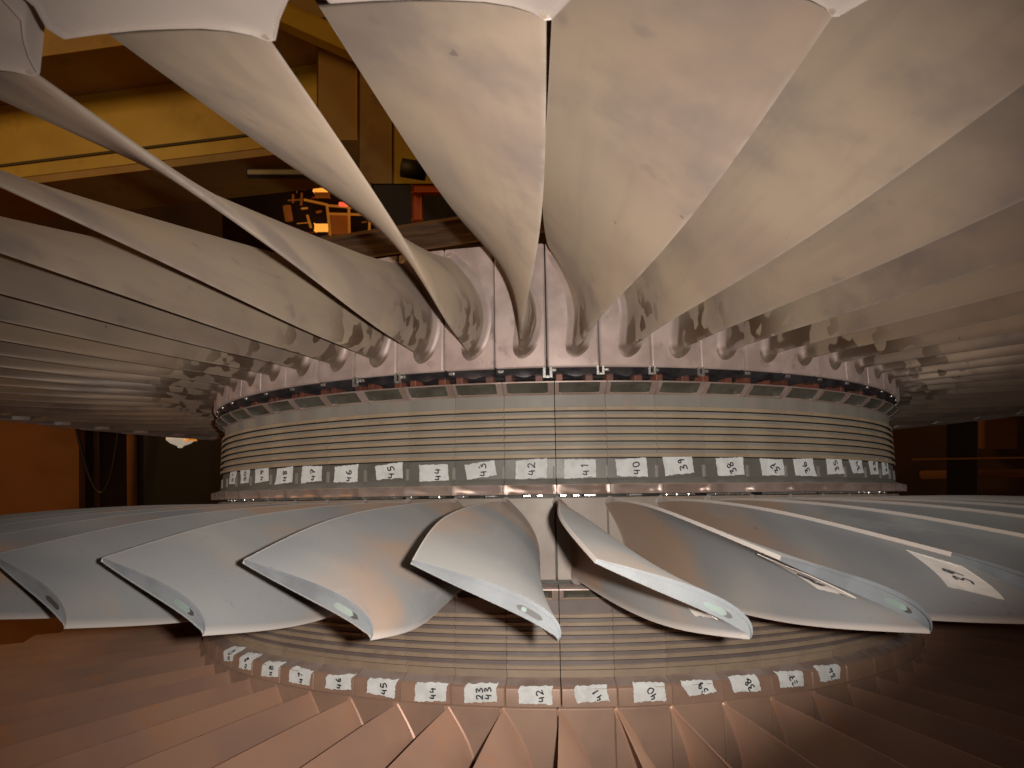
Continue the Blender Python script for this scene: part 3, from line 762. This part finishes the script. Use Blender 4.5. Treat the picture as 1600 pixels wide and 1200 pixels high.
for i, (x0, x1, y0, y1, m_, lb) in enumerate(((491, 512, 294, 300, 'glow', 'small bright orange lit panel above the scaffold'), (494, 514, 302, 308, 'glowdim', 'dim orange lit panel just under the bright one'),
        (493, 514, 351, 361, 'glow', 'bright orange lit panel at the foot of the scaffold'))):
    tag(link('lit_panel', panel(x0, x1, y0, y1, 5.2, M[m_], 'lit_panel', .05)), lb, 'lit panel', 'lit panels by the scaffold')
rl = link('red_lamp', tube('red_lamp', [at(530, 319, 4.9), at(543, 320, 4.9)], .016, M['redlamp'])); tag(rl, 'small red lamp on the scaffold frame', 'lamp')
fg = link('gas_lamp', tube('gas_lamp', [at(448, 322, 5.3), at(452, 345, 5.3)], .03, M['glowdim'])); tag(fg, 'dim orange lamp left of the scaffold', 'lamp')
bk = link('dark_cabinet', panel(360, 620, 262, 420, 5.6, M['dwall'], 'dark_cabinet', .3)); tag(bk, 'dark brown cabinet behind the lit scaffold', 'cabinet')
# timber beam behind the rotor top
tb = link('timber_beam', boxm('timber_beam', at(500, 392, 2.35), at(860, 338, 2.15), UP-FW*.35, .14, .075, M['timber'], .006)); tag(tb, 'rough brown timber beam lying behind the upper blade ring', 'beam')
tb2 = link('timber_packer', boxm('timber_packer', at(590, 425, 2.3), at(700, 412, 2.2), UP, .08, .07, M['copper'], .004)); tag(tb2, 'rust brown packing block below the timber beam', 'block')
# left side between the upper and the middle blades
ow = link('orange_screen', panel(-500, 128, 470, 1200, 5.0, M['wall'], 'orange_screen', .06)); tag(ow, 'plain orange screen wall at the left edge', 'screen')
bs = link('brown_screen', panel(128, 262, 470, 900, 5.4, M['dwall'], 'brown_screen', .06)); tag(bs, 'dark brown screen behind the hanging cable', 'screen')
bc = link('black_column', panel(246, 420, 470, 900, 5.0, M['black'], 'black_column', .4)); tag(bc, 'black column directly left of the grooved drum', 'column')
pts = []
for i in range(25):
    u = i/24; x = 115+(188-115)*u+(6*math.sin(PI*u)); y = 640+130*math.sin(PI*min(1, u*1.0))**.8
    pts.append(at(x, y, 4.6))
cb = link('hanging_cable', tube('hanging_cable', pts, .010, M['cable'])); tag(cb, 'black cable hanging in a loop before the brown screen', 'cable')
hl = thing('hall_lantern', at(282, 688, 4.2), 'small white and amber lantern hanging under the upper blades left of the drum', 'lantern')
V = []; F = []; prof_ = [(.0, 670), (.062, 671), (.078, 673), (.078, 683), (.055, 688), (.018, 692), (.012, 695), (0, 695)]
c0 = at(283, 675, 4.2)
for i in range(24):
    a_ = 2*PI*i/24
    for r_, y_ in prof_: V.append((c0.x+r_*math.cos(a_), c0.y+r_*math.sin(a_), at(283, y_+5, 4.2).z))
for i in range(24):
    for j in range(7): F.append((i*8+j, ((i+1) % 24)*8+j, ((i+1) % 24)*8+j+1, i*8+j+1))
kid('body', mesh('body', V, F, [M['white']]), hl)
kid('amber_lens', boxm('amber_lens', at(291, 682, 4.12), at(303, 681, 4.15), UP, .05, .045, M['amber'], .008), hl)
kid('stem', tube('stem', [at(283, 664, 4.2), at(283, 600, 4.2)], .012, M['black']), hl)
for i, x in enumerate((150, 205, 232)):
    tag(link('wall_pipe', tube('wall_pipe', [at(x, 560, 5.3), at(x+2, 820, 5.3)], (.02, .035, .015)[i], M['wall'])), ('thin orange brown pipe upright inside the cable loop', 'thick orange brown pipe upright just right of the cable loop', 'thinnest pipe upright next to the black column')[i], 'pipe', 'pipes on the brown screen')
# right side
rs = link('brown_partition', panel(1300, 2100, 560, 900, 5.6, M['dwall'], 'brown_partition', .08)); tag(rs, 'dark brown partition right of the grooved drum', 'partition')
bp = link('dark_post', panel(1490, 1517, 560, 860, 5.0, M['black'], 'dark_post', .15)); tag(bp, 'black post before the brown partition on the right', 'post')
rp = link('orange_rail', tube('orange_rail', [at(1425, 718, 4.8), at(1800, 712, 4.8)], .006, M['wall'])); tag(rp, 'thin orange rail along the partition on the right', 'rail')

tag(link('service_pipe', tube('service_pipe', [at(1440, 742, 5.3), at(1800, 736, 5.3)], .03, M['wall'])), 'thick brown pipe running low along the right partition', 'pipe')
tag(link('valve_box', panel(1535, 1580, 655, 700, 5.35, M['wall'], 'valve_box', .12)), 'rust brown box on the right partition behind the black post', 'box')
S.render.engine = 'CYCLES'
S.cycles.samples = 128
